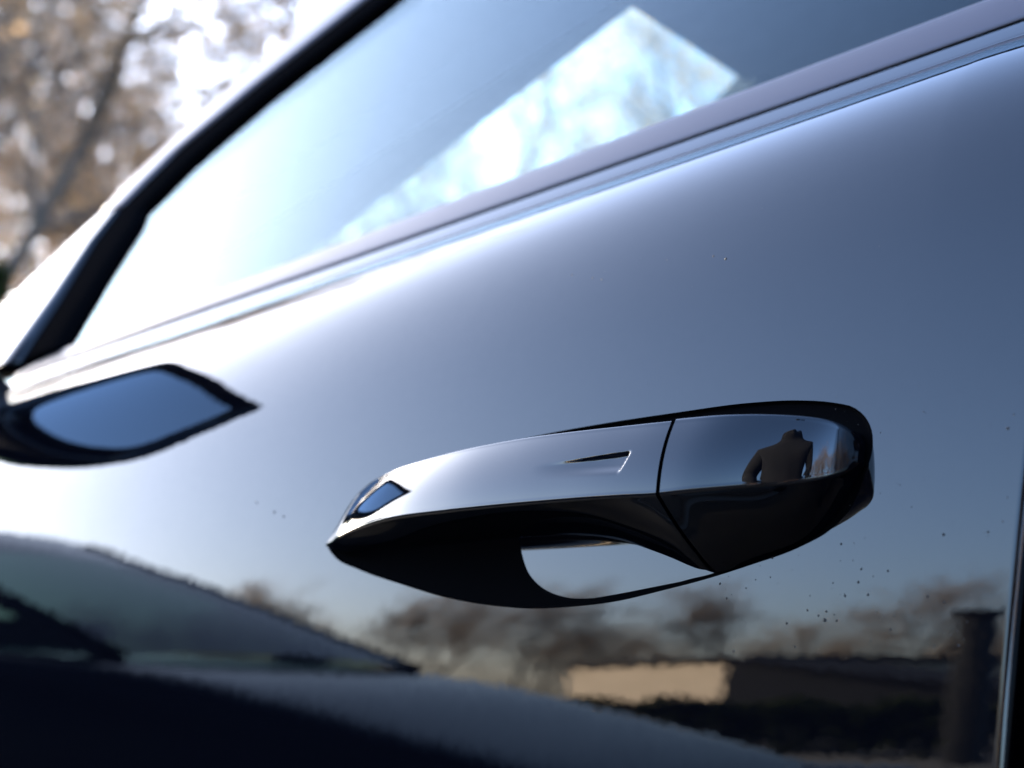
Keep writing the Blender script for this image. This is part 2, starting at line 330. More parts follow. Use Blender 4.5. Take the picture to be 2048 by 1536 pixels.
def handle_loft(name, xs, back, caps, deboss=False):
    xs = np.unique(np.round(xs, 6)); xs = xs[np.concatenate([[True], np.diff(xs) > 2e-5])]
    secs = [section(x, back) for x in xs]; ns = len(secs[0])
    P = np.array([[(x, s[0], s[1]) for s in sec] for x, sec in zip(xs, secs)])
    if deboss:
        # touch pad pressed into the upper face: fades in from the front, crisp at top and rear
        for i, x in enumerate(xs):
            for k in range(9, 57):
                z = P[i, k, 2]
                zt, zb = .9233+.075*(x+.064), .9172
                xr = -.0641+(z-.9233)*.42
                if -.125 < x < -.055:
                    def ss(t): t = max(0, min(1, t)); return t*t*(3-2*t)
                    d = ss((xr+.0006-x)/.0011)*ss((x+.104)/.036)*ss((zt+.0003-z)/.0009)*ss((z-zb+.0016)/.0045)
                    P[i, k, 1] += d*.00115; P[i, k, 2] -= d*.0006
    V = P.reshape(-1, 3); F = [(i*ns+k, i*ns+(k+1) % ns, (i+1)*ns+(k+1) % ns, (i+1)*ns+k) for i in range(len(xs)-1) for k in range(ns)]
    V = list(map(tuple, V))
    for c in caps:
        i = 0 if c < 0 else len(xs)-1; ci = len(V); V += [tuple(p) for p in P[i]]; V.append(tuple(P[i].mean(0)))
        for k in range(ns):
            a, b = ci+k, ci+(k+1) % ns; F.append((ci+ns, b, a) if c < 0 else (ci+ns, a, b))
    bm = bmesh.new(); me = bpy.data.meshes.new(name); me.from_pydata(V, [], F); bm.from_mesh(me); bpy.data.meshes.remove(me)
    bm.normal_update(); o = from_bm(name, bm, M['handle_paint'], door, recalc=False); return o
XSPLIT = -.0512
xs = np.unique(np.concatenate([-.2398+.06*np.linspace(0, 1, 46)**1.7, np.arange(-.180, -.112, .002), np.arange(-.112, -.060, .0005), np.arange(-.060, XSPLIT-.0009, .0012), [XSPLIT-.0007]]))
grip = handle_loft('handle_grip', xs, .003, (-1, 1), deboss=True)
xs = np.unique(np.concatenate([np.linspace(XSPLIT+.0007, -.042, 16), np.linspace(-.042, -.014, 30), -.0013-.0127*np.linspace(1, 0, 44)**1.8]))
cap = handle_loft('handle_cap', xs, .032, (-1, 1))
# dark core that closes the seam between grip and cap
s = section(XSPLIT, .008); c0 = s.mean(0); s2 = c0+(s-c0)*.86
V = [(x, p[0], p[1]) for x in (XSPLIT-.004, XSPLIT+.004) for p in s2]; ns = len(s2)
dpart('seam_gasket', V, [(k, (k+1) % ns, ns+(k+1) % ns, ns+k) for k in range(ns)]+[tuple(range(ns))[::-1], tuple(range(ns, 2*ns))], M['rubber'])

# dust and dried water specks
rng = random.Random(4); V, F = [], []
def speck(x, z, r):
    v = z-Zs(x); p = S(x, v); n_ = Snorm(np.array(x), np.array(v)); t1 = np.array([1, 0, 0.]); t1 -= n_*(t1@n_); t1 /= np.linalg.norm(t1); t2 = np.cross(n_, t1); b = len(V)
    for k in range(6): a = k*math.pi/3+rng.random(); q = r*rng.uniform(.75, 1.2); V.append(p+t1*q*math.cos(a)+t2*q*math.sin(a)-n_*.00002)
    V.append(p+n_*r*.35)
    for k in range(6): F.append((b+k, b+(k+1) % 6, b+6))
for _ in range(90): speck(rng.uniform(-.05, .04), rng.gauss(.878, .010), rng.choice((.00015, .0002, .00025, .00032, .0005)))
for _ in range(45): speck(rng.uniform(-.02, .043), rng.uniform(.89, .95), rng.choice((.0001, .00015, .0002, .0003)))
for _ in range(50): speck(rng.uniform(-.24, .03), rng.uniform(.95, 1.02), rng.choice((.0001, .00012, .0002)))
for x, z, r in ((-.0665, 1.0, .0005), (-.061, .998, .0006), (-.132, 1.003, .0004), (-.121, 1.0, .0004), (-.116, .9985, .0004), (-.087, 1.002, .0003), (-.2885, .920, .0007), (-.2755, .9155, .0007), (-.269, .9135, .0007), (-.012, .875, .0007), (.025, .9, .0006), (.04, .93, .0006)): speck(x, z, r)
sp = dpart('dust_specks', V, F, mat('dust', (.02, .018, .016), .9), smooth=False); sp['kind'] = 'stuff'

# ------------------------------------------------------------------ belt molding, glass, seals, frame
def yG(x, z): return .080+.52*(z-Zs(x)-.006)
MT = np.array([(-0.6471, 1.0277), (-0.6032, 1.0381), (-0.495, 1.0579), (-0.3071, 1.0785), (-0.2169, 1.0888), (-0.1152, 1.1032), (-0.0053, 1.1158), (0.053, 1.1243)])
mx_ = np.linspace(-.647, .047, 120)
prof = [(.0, .0, ), ]
V = []; 
for x in mx_:
    zt = np.interp(x, MT[:, 0], MT[:, 1]); zt = 1.0868+.2147*0+np.polyval(np.polyfit(MT[1:, 0], MT[1:, 1], 2), x)-1.0868
    if x < -.6: zt -= (-.6-x)**1.6*.9
    yt = yG(x, zt); zb = float(Zs(x))+VM+.0114; yb = YTOP+.0095
    if x < -.63: zb = zb-(-.63-x)*.6
    a = np.array([yb, zb]); b = np.array([yt-.001, zt]); d = b-a; L = np.linalg.norm(d); d /= L; nn_ = np.array([-d[1], d[0]])
    for t, h in ((-.02, -.006), (0, -.001), (.03, .0003), (.12, .0006), (.3, .0009), (.5, .0010), (.7, .0009), (.88, .0006), (.97, .0002), (1, -.001), (1, -.006)):
        q = a+d*t*L+nn_*h; V.append((x, q[0], q[1]))
F = grid_faces(len(mx_), 11)+[tuple(range(11)), tuple(range((len(mx_)-1)*11, len(mx_)*11))[::-1]]
dpart('belt_molding', V, F, M['molding'])
V = []
for x in np.linspace(-.64, .046, 80):
    z0_ = float(Zs(x))+VM
    for dy, dz in ((.0094, .0096), (.0092, .0106), (.0095, .0117), (.0125, .0117), (.0125, .0096)): V.append((x, YTOP+dy, z0_+dz))
F = [(i*5+k, (i+1)*5+k, (i+1)*5+(k+1) % 5, i*5+(k+1) % 5) for i in range(79) for k in range(5)]+[(0, 1, 2, 3, 4), (399, 398, 397, 396, 395)]
dpart('belt_seal', V, F, M['rubber'])

GB = np.array([(-0.4242, 1.3351), (-0.4723, 1.294), (-0.5583, 1.2351), (-0.6051, 1.1909), (-0.6289, 1.1539), (-0.6214, 1.143), (-0.6173, 1.1058), (-0.6117, 1.0717), (-0.6047, 1.0394)])
SO = np.array([(-0.4509, 1.3468), (-0.499, 1.3042), (-0.5781, 1.2503), (-0.6346, 1.2057), (-0.6624, 1.1622), (-0.6644, 1.135), (-0.6527, 1.0849), (-0.6463, 1.0339)])
FO = np.array([(-0.4862, 1.3623), (-0.5324, 1.317), (-0.6137, 1.2632), (-0.6803, 1.184), (-0.6851, 1.1636), (-0.7168, 1.1328), (-0.7476, 1.0985), (-0.7996, 1.0406)])
def resample(P, n_):
    l = np.concatenate([[0], np.cumsum(np.linalg.norm(np.diff(P, axis=0), axis=1))]); t = np.linspace(0, l[-1], n_)
    return np.stack([np.interp(t, l, P[:, 0]), np.interp(t, l, P[:, 1])], 1)
def G3(p, off=0): return (p[0], yG(p[0], p[1])+off, p[1])
# glass: slab behind the seals, from the front edge to the B-pillar, up to the roof rail
def roofz(x): return 1.345+.12*(x+.43)-.16*(x+.43)**2       # top edge of the side glass
xs = np.linspace(-.66, .052, 60); V = []; nvz = 26
def front_x(z):
    o = np.argsort(FO[:, 1]); return np.interp(z, FO[o, 1], FO[o, 0])+.028
for off in (0.001, .005):
    for x in xs:
        for t in np.linspace(0, 1, nvz):
            z0_, z1_ = Zs(x)-.01, roofz(x)+.004
            z = z0_+(z1_-z0_)*t; xx = max(x, min(front_x(z), .05)); V.append((xx, yG(xx, z)+off, z))
nf = len(xs)*nvz; F = grid_faces(len(xs), nvz)+[tuple(nf+i for i in f) for f in grid_faces(len(xs), nvz, flip=True)]
wg = dpart('window_glass', V, F, [M['glass'], M['glass_dim']]); nf_ = len(F)//2; wg.data.polygons.foreach_set('material_index', [0]*nf_+[1]*(len(F)-nf_))
# black seal: ribbon between glass edge and frame, proud of the glass
def ribbon(name, A_, B_, m, offs, n_=90, thick=.01, bulge=.0):
    a, b = resample(A_, n_), resample(B_, n_); V = []; nt_ = 7
    for i in range(n_):
        for k in range(nt_):
            t = k/(nt_-1); p = a[i]+(b[i]-a[i])*t; V.append(G3(p, offs-bulge*4*t*(1-t)))
        V.append(G3(b[i], offs+thick)); V.append(G3(a[i], offs+thick))
    c = nt_+2; F = [(i*c+k, (i+1)*c+k, (i+1)*c+(k+1) % c, i*c+(k+1) % c) for i in range(n_-1) for k in range(c)]
    F += [tuple(range(c)), tuple(range((n_-1)*c, n_*c))[::-1]]
    bm = bmesh.new(); me = bpy.data.meshes.new(name); me.from_pydata([tuple(map(float, v)) for v in V], [], F); bm.from_mesh(me); bpy.data.meshes.remove(me)
    return from_bm(name, bm, m, door)
ribbon('window_seal', GB, SO, M['rubber'], -.004, thick=.012, bulge=.001)
iu = 5
ribbon('window_frame', SO[:iu], FO[:iu], mat('satin_frame', (.10, .092, .105), .42, metal=.6), -.006, n_=70, thick=.02, bulge=.0012)
ribbon('mirror_sail', SO[iu-1:], FO[iu-1:], M['handle_paint'], -.006, n_=40, thick=.02, bulge=.001)
# roof-side frame over the glass
rx = np.linspace(-.44, .05, 40)
ribbon('upper_window_seal', np.stack([rx, roofz(rx)-.008], 1), np.stack([rx-.0, roofz(rx)+.006], 1), M['rubber'], -.004, thick=.012)
ribbon('upper_window_frame', np.stack([rx-.01, roofz(rx)+.006], 1), np.stack([rx-.03, roofz(rx)+.028], 1), M['handle_paint'], -.006, thick=.02, bulge=.003)

# ------------------------------------------------------------------ rest of the car body
# rear door, B-pillar trim, front fender
cols2 = np.concatenate([np.linspace(.0545, .07, 6), np.linspace(.08, 1.0, 40)])
gx, gv = np.meshgrid(cols2, rows[::2], indexing='ij'); P = S(gx, gv); N = Snorm(gx, gv); P = P.reshape(-1, 3); 
nR2 = len(rows[::2]); F = grid_faces(len(cols2), nR2); b = len(P)
P = np.vstack([P, np.array([S(cols2[0], v)+np.array([-.001, .02, 0]) for v in rows[::2]])]); N = np.vstack([N.reshape(-1, 3), np.tile([[-1., 0, 0]], (nR2, 1))])
F += [(j, j+1, b+j+1, b+j) for j in range(nR2-1)]
cmesh('rear_door', P, F, M['paint'], normals=N)
V = []
for x in np.linspace(.06, 1.0, 40):
    z0_ = float(Zs(x))+VM
    for dy, dz in ((.0, .0005), (.0074, .0095), (.0095, .0114), (.0115, .0200), (.0155, .0270), (.022, .0268), (.022, -.004)): V.append((x, YTOP+dy, z0_+dz))
F = [(i*7+k, (i+1)*7+k, (i+1)*7+(k+1) % 7, i*7+(k+1) % 7) for i in range(39) for k in range(7)]+[tuple(range(7)), tuple(range(279, 272, -1))]
cmesh('rear_belt_molding', V, F, M['molding'])
V = [(x, yG(x, Zs(x)+(roofz(.05)+.02-Zs(x))*t)+off, Zs(x)+(roofz(.05)+.02-Zs(x))*t) for off in (.002, .006) for x in np.linspace(.075, 1.0, 20) for t in np.linspace(0, 1, 10)]
cmesh('rear_window_glass', V, grid_faces(20, 10)+[tuple(200+i for i in f) for f in grid_faces(20, 10, flip=True)], M['glass_dim'])
local(bevel_box('sill_gap_seal', (.030, .022, .45), (.075, .03, 1.03), M['rubber'], car, r=.002))
colf = np.linspace(-1.75, -.805, 50); gx, gv = np.meshgrid(colf, rows[::2], indexing='ij'); P = S(gx, gv); P[..., 1] += .25*np.clip(-.9-gx, 0, 9)**2
cmesh('front_fender', P.reshape(-1, 3), grid_faces(len(colf), nR2), M['paint'])
ys = np.linspace(.066, .75, 20); us = np.linspace(-1.75, -.80, 24)
V = [(x, y, Zs(x)+.03*math.sin(min(1, (y-.066)/.25)*math.pi/2)+(-.0 if x > -1.5 else -.25*(-1.5-x)**1.3)) for x in us for y in np.concatenate([ys, 1.8-ys[::-1]])]
cmesh('hood', V, grid_faces(len(us), 40), M['handle_paint'])
ry = np.concatenate([.245+.2*np.linspace(0, 1, 12)**1.6, np.linspace(.5, 1.3, 6), 1.555-.2*np.linspace(1, 0, 12)**1.6])
def roof_z(x, y): return roofz(min(x, .05))+.026+.035*math.sin(min(1, (y-.245)/.3, (1.555-y)/.3)*math.pi/2)**.8
rxx = np.linspace(-.36, 1.5, 30)
V = [(x, y, roof_z(x, y)) for x in rxx for y in ry]; nf = len(V); V += [(x, y, roof_z(x, y)-.035) for x in rxx for y in ry]
F = grid_faces(len(rxx), 30)
cmesh('roof', V[:nf], F, M['handle_paint'])
cmesh('headliner', V[nf:], F, M['trim'])
# windshield on a raked plane, A-pillars, header
def wz(x): return 1.31+(x+.30)*(.32/.75)
V = [(x, y, wz(x)+dz) for dz in (.002, -.003) for x in np.linspace(-1.05, -.335, 12) for y in np.linspace(.28, 1.52, 12)]
F = grid_faces(12, 12)+[tuple(144+i for i in f) for f in grid_faces(12, 12, flip=True)]
cmesh('windshield', V, F, M['wglass'])
V, F = [], []
def slab(q, th, V, F):
    b = len(V)
    for p in q: V.append(p)
    for p in q: V.append((p[0]+.0, p[1], p[2]-th))
    m_ = len(q); F.append(tuple(range(b, b+m_))); F.append(tuple(range(b+m_, b+2*m_))[::-1])
    for k in range(m_): F.append((b+k, b+m_+k, b+m_+(k+1) % m_, b+(k+1) % m_))
def pillar(y_in, y_out_top, y_out_bot):
    V, F = [], []
    slab([(-.29, y_in, wz(-.29)+.03), (-.29, y_out_top, wz(-.29)-.03), (-1.0, y_out_bot, wz(-1.0)-.04), (-1.0, y_in, wz(-1.0)+.03)], .035, V, F)
    return V, F
V, F = pillar(.300, .228, .11); cmesh('a_pillar', V, F, M['trim'], smooth=False)
V, F = pillar(1.50, 1.585, 1.71); cmesh('a_pillar', V, F, M['trim'], smooth=False)
fo = resample(FO, 40); V = []
xe = np.linspace(-.28, float(fo[0, 0])+.01, 8)
pts_ = [(x, yG(x, roofz(x)+.02)+.012, roofz(x)+.02) for x in xe]+[(p[0]+.004, yG(p[0], p[1])+.012, p[1]-.004) for p in fo]
for p in pts_: V += [p, (p[0], (p[1]+.302)/2+.004, (p[2]+wz(p[0]))/2+.012), (p[0], .302, wz(p[0])+.004)]
cmesh('pillar_trim', V, grid_faces(len(pts_), 3), M['trim'])
V, F = [], []; slab([(-.342, .24, wz(-.342)+.016), (-.342, 1.56, wz(-.342)+.016), (-.14, 1.53, 1.372), (-.14, .27, 1.372)], .016, V, F)
cmesh('windshield_header', V, F, M['trim'], smooth=False)
V, F = [], []; slab([(-.405, .462, wz(-.405)+.012), (-.405, .80, wz(-.405)+.012), (-.33, .80, wz(-.33)+.012), (-.33, .438, wz(-.33)+.012)], .02, V, F)
cmesh('sun_visor', V, F, M['trim'], smooth=False)
V, F = [], []; slab([(-1.2, .1, 1.0), (-1.2, 1.7, 1.0), (-.7, 1.7, 1.02), (-.7, .1, 1.02)], .25, V, F); cmesh('dashboard', V, F, M['trim'], smooth=False)
local(bevel_box('far_door', (-.9, 1.70, .25), (1.0, 1.80, 1.05), M['handle_paint'], car, r=.03))
local(bevel_box('inner_door_panel', (-.70, .105, .35), (.03, .14, 1.045), M['trim'], car, r=.01))
local(bevel_box('b_pillar', (.035, .115, .45), (.12, .175, 1.30), M['trim'], car, r=.01, rot=Matrix.Rotation(R(-9), 3, 'X')))
local(bevel_box('floor_pan', (-1.75, .04, .16), (1.5, 1.76, .30), M['plastic'], car, r=.04))
local(bevel_box('front_seat_back', (.05, .30, .45), (.25, .75, 1.0), M['trim'], car, r=.06))

# wheels
def wheel(par, cxw, yw, r, side, rim_m, loc=None):
    bm = bmesh.new(); pr = [(r-.12, -.10), (r-.03, -.11), (r, -.07), (r, .07), (r-.03, .11), (r-.12, .10)]; n_ = 40
    rg = [[bm.verts.new((a*math.cos(2*math.pi*k/n_), b, a*math.sin(2*math.pi*k/n_))) for a, b in pr] for k in range(n_)]
    for k in range(n_):
        for j in range(5): bm.faces.new((rg[k][j], rg[k][j+1], rg[(k+1) % n_][j+1], rg[(k+1) % n_][j]))
    t = from_bm('wheel', bm, M['rubber'], par); t.location = (cxw, yw, r)
    bm = bmesh.new()
    ring = [bm.verts.new(((r-.125)*math.cos(2*math.pi*k/n_), side*.07, (r-.125)*math.sin(2*math.pi*k/n_))) for k in range(n_)]
    r2 = [bm.verts.new(((r-.155)*math.cos(2*math.pi*k/n_), side*.06, (r-.155)*math.sin(2*math.pi*k/n_))) for k in range(n_)]
    for k in range(n_): bm.faces.new((ring[k], ring[(k+1) % n_], r2[(k+1) % n_], r2[k]))
    for q in range(5):
        a = 2*math.pi*q/5; d = Vector((math.cos(a), 0, math.sin(a))); tq = Vector((-math.sin(a), 0, math.cos(a)))
        vs4 = [bm.verts.new(d*rr+tq*ww+Vector((0, side*yy_, 0))) for rr, ww, yy_ in ((.02, -.05, .05), (.02, .05, .05), (r-.14, .03, .065), (r-.14, -.03, .065))]
        bm.faces.new(vs4)
    from_bm('rim', bm, rim_m, t); return t
for xw in (-1.45, 1.25):
    o = wheel(car, xw, .14, .32, -1, M['chrome']); local(o)

# side mirror of this car: outside the frame on the left, mirrored in the door
def loft_rings(name, rings_, m, parent, closed_ends=True):
    n_ = len(rings_[0]); V = [p for r in rings_ for p in r]
    F = [(i*n_+k, i*n_+(k+1) % n_, (i+1)*n_+(k+1) % n_, (i+1)*n_+k) for i in range(len(rings_)-1) for k in range(n_)]
    if closed_ends: F += [tuple(range(n_))[::-1], tuple(range((len(rings_)-1)*n_, len(rings_)*n_))]
    bm = bmesh.new(); me = bpy.data.meshes.new(name); me.from_pydata([tuple(map(float, v)) for v in V], [], F); bm.from_mesh(me); bpy.data.meshes.remove(me)
    return from_bm(name, bm, m, parent)
MO = np.array([(.052, 1.060), (.045, 1.125), (.02, 1.168), (-.05, 1.180), (-.10, 1.180), (-.150, 1.172), (-.205, 1.160), (-.212, 1.150), (-.190, 1.110), (-.150, 1.050), (-.10, 1.030), (-.04, 1.024), (.035, 1.030)])   # (y, z) of the housing rim
n = len(MO); A = np.vstack([MO[-2:], MO, MO[:3]]); tt = np.linspace(2, 2+n, 73)[:-1]
mo = np.stack([catmull(np.arange(len(A)), A[:, 0], tt), catmull(np.arange(len(A)), A[:, 1], tt)], 1); mc = mo.mean(0)
def mring(x, s, tilt=.10, up_=-.09): return [(x+tilt*(p[0]-mc[0])+up_*(p[1]-mc[1]), mc[0]+(p[0]-mc[0])*s, mc[1]+(p[1]-mc[1])*s) for p in mo]
XM = -.675
hous = loft_rings('side_mirror', [mring(XM+.004, .90), mring(XM+.012, .94), mring(XM+.012, .985), mring(XM, 1.), mring(XM-.03, .99), mring(XM-.06, .93), mring(XM-.09, .80), mring(XM-.11, .55), mring(XM-.118, .2)], M['handle_paint'], car)
local(hous)
mg = loft_rings('mirror_glass', [mring(XM+.0065, .76), mring(XM+.0095, .755)], M['mirror'], hous); mg.data.polygons.foreach_set('use_smooth', [False]*len(mg.data.polygons))
loft_rings('mirror_foot', [[(XM-.03+.05*a, .02+.02*b, z) for a, b in ((-1, -1), (1, -1), (1, 1), (-1, 1))] if z > 1.03 else [(XM-.03+.07*a, .062+.03*b, z) for a, b in ((-1, -1), (1, -1), (1, 1), (-1, 1))] for z in (.985, 1.01, 1.045, 1.07)], M['plastic'], hous)

# ------------------------------------------------------------------ neighbouring car (seen only mirrored in the paint)
def neighbour():
    NX = -1.2
    e = empty('parked_car', (-3.5, -1.85, 0), 'dark car parked alongside, mirrored in the lower left of the door', 'car')
    NYAW = R(-17); e.rotation_euler[2] = NYAW
    def loc(o): o.matrix_parent_inverse = Matrix.Translation(-e.location); return o
    body = mat('dark_blue_body', (.002, .003, .006), .14, spec=.025)
    dark = glass_mat('neighbour_glass', (.18, .25, .245), f0=.02, gloss=.45)
    hw = lambda s: catmull([0, .12, .4, .9, 2, 3.4, 4.1, 4.35], [.55, .70, .84, .89, .90, .89, .80, .6], s)    # half width from the nose
    top = lambda s: catmull([0, .10, .3, .7, 1.45, 1.8, 3.0, 3.9, 4.25, 4.35], [.40, .49, .585, .725, .94, .985, 1.02, 1.03, .98, .85], s)
    bot = lambda s: catmull([0, .2, 4.1, 4.35], [.30, .22, .24, .36], s)
    rings_ = []
    ss_ = np.concatenate([np.linspace(0, .4, 10), np.linspace(.5, 3.9, 34), np.linspace(4., 4.35, 8)])
    for s in ss_:
        W, t, b = hw(s), top(s), bot(s); h = t-b; half = [(0, t+.012*min(1, s)), (.35*W, t+.011*min(1, s)), (.65*W, t+.008*min(1, s)), (.84*W, t+.003*min(1, s)), (.925*W, t-.010), (.955*W, t-.05), (.985*W, b+.66*h), (W, b+.5*h), (.985*W, b+.3*h), (.97*W, b+.15*h), (.93*W, b+.03*h), (.8*W, b), (0, b)]
        rings_.append([(NX-s, -1.85+a, z) for a, z in half]+[(NX-s, -1.85-a, z) for a, z in half[-2:0:-1]])
    o = loc(loft_rings('body', rings_, body, e)); m = o.modifiers.new('sub', 'SUBSURF'); m.levels = m.render_levels = 1
    # cabin: roof, pillars, glass
    prof_ = [(1.45, .965), (1.9, 1.20), (2.4, 1.46), (2.85, 1.68), (3.25, 1.79), (3.65, 1.78), (4.0, 1.55), (4.2, 1.06)]
    wr = [.66, .62, .585, .57, .565, .56, .57, .62]
    V, F = [], []
    for (s, z), q in zip(prof_, wr):
        for a in (-1, -.9, -.6, 0, .6, .9, 1): V.append((NX-s, -1.85+a*q, z+.03*(1-a*a)))
    Fg = grid_faces(8, 7); ws = [f for f in Fg if f[0]//7 < 2]; rf = [f for f in Fg if 2 <= f[0]//7 < 5]; rw = [f for f in Fg if f[0]//7 >= 5]
    for nm_, fs, m_ in (('windshield', ws, dark), ('roof', rf, body), ('rear_window', rw, dark)):
        ids = sorted({i for f in fs for i in f}); mp = {q: k for k, q in enumerate(ids)}
        loc(mesh(nm_, [V[i] for i in ids], [tuple(mp[i] for i in f) for f in fs], m_, e))
    for sg in (1, -1):
        V = []
        for (s, z), q in zip(prof_, wr): V.append((NX-s, -1.85+sg*(q+.003), z)); V.append((NX-s, -1.85+sg*.80, min(z-.005, .985)))
        F = [(2*i, 2*i+2, 2*i+3, 2*i+1) for i in range(7)]
        loc(mesh('side_window', V, F, dark, e, smooth=False))
        # A-pillar bar
        V, F = [], []
        for (s, z), q in list(zip(prof_, wr))[:4]:
            for a, b_ in ((0, .012), (.045, .0), (.045, -.02), (0, -.02)): V.append((NX-s-a, -1.85+sg*(q+.012), z+b_-a*.25))
        F = [(i*4+k, (i+1)*4+k, (i+1)*4+(k+1) % 4, i*4+(k+1) % 4) for i in range(3) for k in range(4)]
        loc(mesh('pillar', V, F, body, e))
        mo_ = loc(bevel_box('side_mirror', (NX-2.12, -1.85+sg*.98-.11, .97), (NX-1.98, -1.85+sg*.98+.11, 1.12), body, e, r=.05, seg=4))
        loc(bevel_box('headlight', (NX-.34, -1.85+sg*.62-.14, .50), (NX-.02, -1.85+sg*.62+.14, .58), M['plastic'], e, r=.03))
        for xw in (NX-.85, NX-3.5): loc(wheel(e, xw, -1.85+sg*.78, .31, sg, M['chrome']))
    loc(bevel_box('cabin_floor', (NX-4.0, -2.55, .55), (NX-1.3, -1.15, .80), M['trim'], e, r=.05))
    for yb in (-2.2, -1.5): loc(bevel_box('seat', (NX-2.8, yb-.24, .6), (NX-2.5, yb+.24, 1.2), M['trim'], e, r=.08))
neighbour()

# ------------------------------------------------------------------ building and pillar in the reflection
b = empty('garage_building', (-23.8, -38.1, 0), 'low tan rendered building catching the sun, mirrored below the handle', 'building')
def bl(o): o.matrix_parent_inverse = Matrix.Translation(-b.location); return o
da = Vector((-10.5, -5.0, 0)).normalized(); db = Vector((.43, -.9, 0)).normalized(); P0 = Vector((-23.8, -38.1, 0))
def bquad(u0_, u1_, v0_, v1_, z0_, z1_): return [P0+da*u+db*v+Vector((0, 0, z)) for z in (z0_, z1_) for u, v in ((u0_, v0_), (u1_, v0_), (u1_, v1_), (u0_, v1_))]
BF = [(0, 1, 2, 3), (4, 5, 6, 7), (0, 1, 5, 4), (1, 2, 6, 5), (2, 3, 7, 6), (3, 0, 4, 7)]
bl(mesh('wall', bquad(0, 13, 0, 9, -.02, 2.6), BF, M['render'], b, smooth=False))
bl(mesh('roof', bquad(-.35, 13.3, -.35, 9.3, 2.6, 2.85), BF, M['roof'], b, smooth=False))
s_ = empty('timber_shed', (-10, -24, 0), 'dark timber shed with a sloping roof, mirrored beside the tan building', 'shed')
def sl(o): o.matrix_parent_inverse = Matrix.Translation(-s_.location); return o
V = [(-15.9, -24.2, -.02), (-10.4, -24.2, -.02), (-10.4, -29, -.02), (-15.9, -29, -.02), (-15.9, -24.2, 1.98), (-10.4, -24.2, .9), (-10.4, -29, .9), (-15.9, -29, 1.98)]
sl(mesh('wall', V, BF, M['darkwall'], s_, smooth=False))
V = [(-16.0, -23.9, 2.0), (-10.1, -23.9, .84), (-10.1, -29.3, .84), (-16.0, -29.3, 2.0), (-16.0, -23.9, 2.12), (-10.1, -23.9, .96), (-10.1, -29.3, .96), (-16.0, -29.3, 2.12)]
sl(mesh('roof', V, BF, M['roof'], s_, smooth=False))
pl = empty('gate_pillar', (-4.9, -10.9, 0), 'dark square post with a flat cap, mirrored at the right edge of the door', 'post')
bevel_box('shaft', (-.125, -.125, -.02), (.125, .125, 1.88), M['darkwall'], pl, r=.01)
bevel_box('cap', (-.16, -.16, 1.88), (.16, .16, 1.96), M['roof'], pl, r=.015)

# ------------------------------------------------------------------ trees
def tree_mesh(seed, h, spread, leaves, leafsize, twig_r=.0045, depth=5):
    rg = random.Random(seed); TV, TF, CV, CF, CM = [], [], [], [], []
    def tube(VV, FF, p0, p1, a, b_, k):
        d = (p1-p0).normalized(); t1 = d.orthogonal().normalized(); t2 = d.cross(t1); bs = len(VV)
        for p, r in ((p0, a), (p1, b_)):
            for q in range(k): an = 2*math.pi*q/k; VV.append(p+t1*r*math.cos(an)+t2*r*math.sin(an))
        for q in range(k): FF.append((bs+q, bs+(q+1) % k, bs+k+(q+1) % k, bs+k+q))
    def grow(p, d, L, r, lev):
        nseg = 4 if lev < 2 else 3
        for i in range(nseg):
            d2 = (d+Vector((rg.gauss(0, .16), rg.gauss(0, .16), rg.gauss(0, .12)+.05))).normalized(); p2 = p+d2*L/nseg; r2 = r*(.86 if lev else .88)
            if r > .02: tube(TV, TF, p, p2, r, r2, 7 if r > .06 else 5)
            else:
                tube(CV, CF, p, p2, max(r, twig_r), max(r2, twig_r*.7), 3); CM.extend([0]*3)
            if lev < depth and (lev or i >= 1):
                for _ in range(rg.choice((1, 2)) if lev else 2):
                    ax = d2.orthogonal().normalized(); ax = Matrix.Rotation(rg.uniform(0, 6.28), 3, d2) @ ax
                    nd = (d2*rg.uniform(.5, .9)+ax*spread*rg.uniform(.6, 1.1)).normalized()
                    grow(p2, nd, L*rg.uniform(.5, .72), r2*rg.uniform(.45, .62), lev+1)
            if lev >= depth-1:
                for _ in range(leaves if rg.random() < .8 else 0):
                    c = p2+Vector((rg.gauss(0, .12), rg.gauss(0, .12), rg.gauss(0, .12))); s = leafsize*rg.uniform(.6, 1.3)
                    q = Matrix.Rotation(rg.uniform(0, 6.28), 3, 'Z') @ Matrix.Rotation(rg.uniform(0, 3.1), 3, 'X'); bs = len(CV)
                    for x, y in ((-.5, 0), (0, -.32), (.5, 0), (0, .32)): CV.append(c+q @ Vector((x*s, y*s, .08*s*abs(x))))
                    CF.append((bs, bs+1, bs+2, bs+3)); CM.append(1)
            p, d, r = p2, d2, r2
        if lev < 2: grow(p, d, L*.6, r*.8, lev+1)
    grow(Vector((0, 0, -.1)), Vector((0, 0, 1)), h*.55, h*.018, 0)
    def mk(nm, V, F, ms, mi=None):
        me = bpy.data.meshes.new(nm); me.from_pydata([tuple(v) for v in V], [], F)
        for m_ in ms: me.materials.append(m_)
        if mi: me.polygons.foreach_set('material_index', mi)
        me.polygons.foreach_set('use_smooth', [True]*len(F)); me.update(); return me
    return mk('trunk', TV, TF, [M['bark']]), mk('crown', CV, CF, [M['twig'], M['leaf']], CM)
KIND = [tree_mesh(3, 13, .75, 1, .13), tree_mesh(8, 14, .65, 1, .13), tree_mesh(21, 12, .8, 1, .12)]
def tree(kind, x, y, s, rz, label, group):
    e = empty('autumn_tree', (x, y, 0), label, 'tree', group); e.rotation_euler[2] = rz; e.scale = (s, s, s)
    for nm, me in zip(('trunk', 'crown'), KIND[kind]): link(bpy.data.objects.new(nm, me), e)
    return e
rg = random.Random(11)
rowsT = []
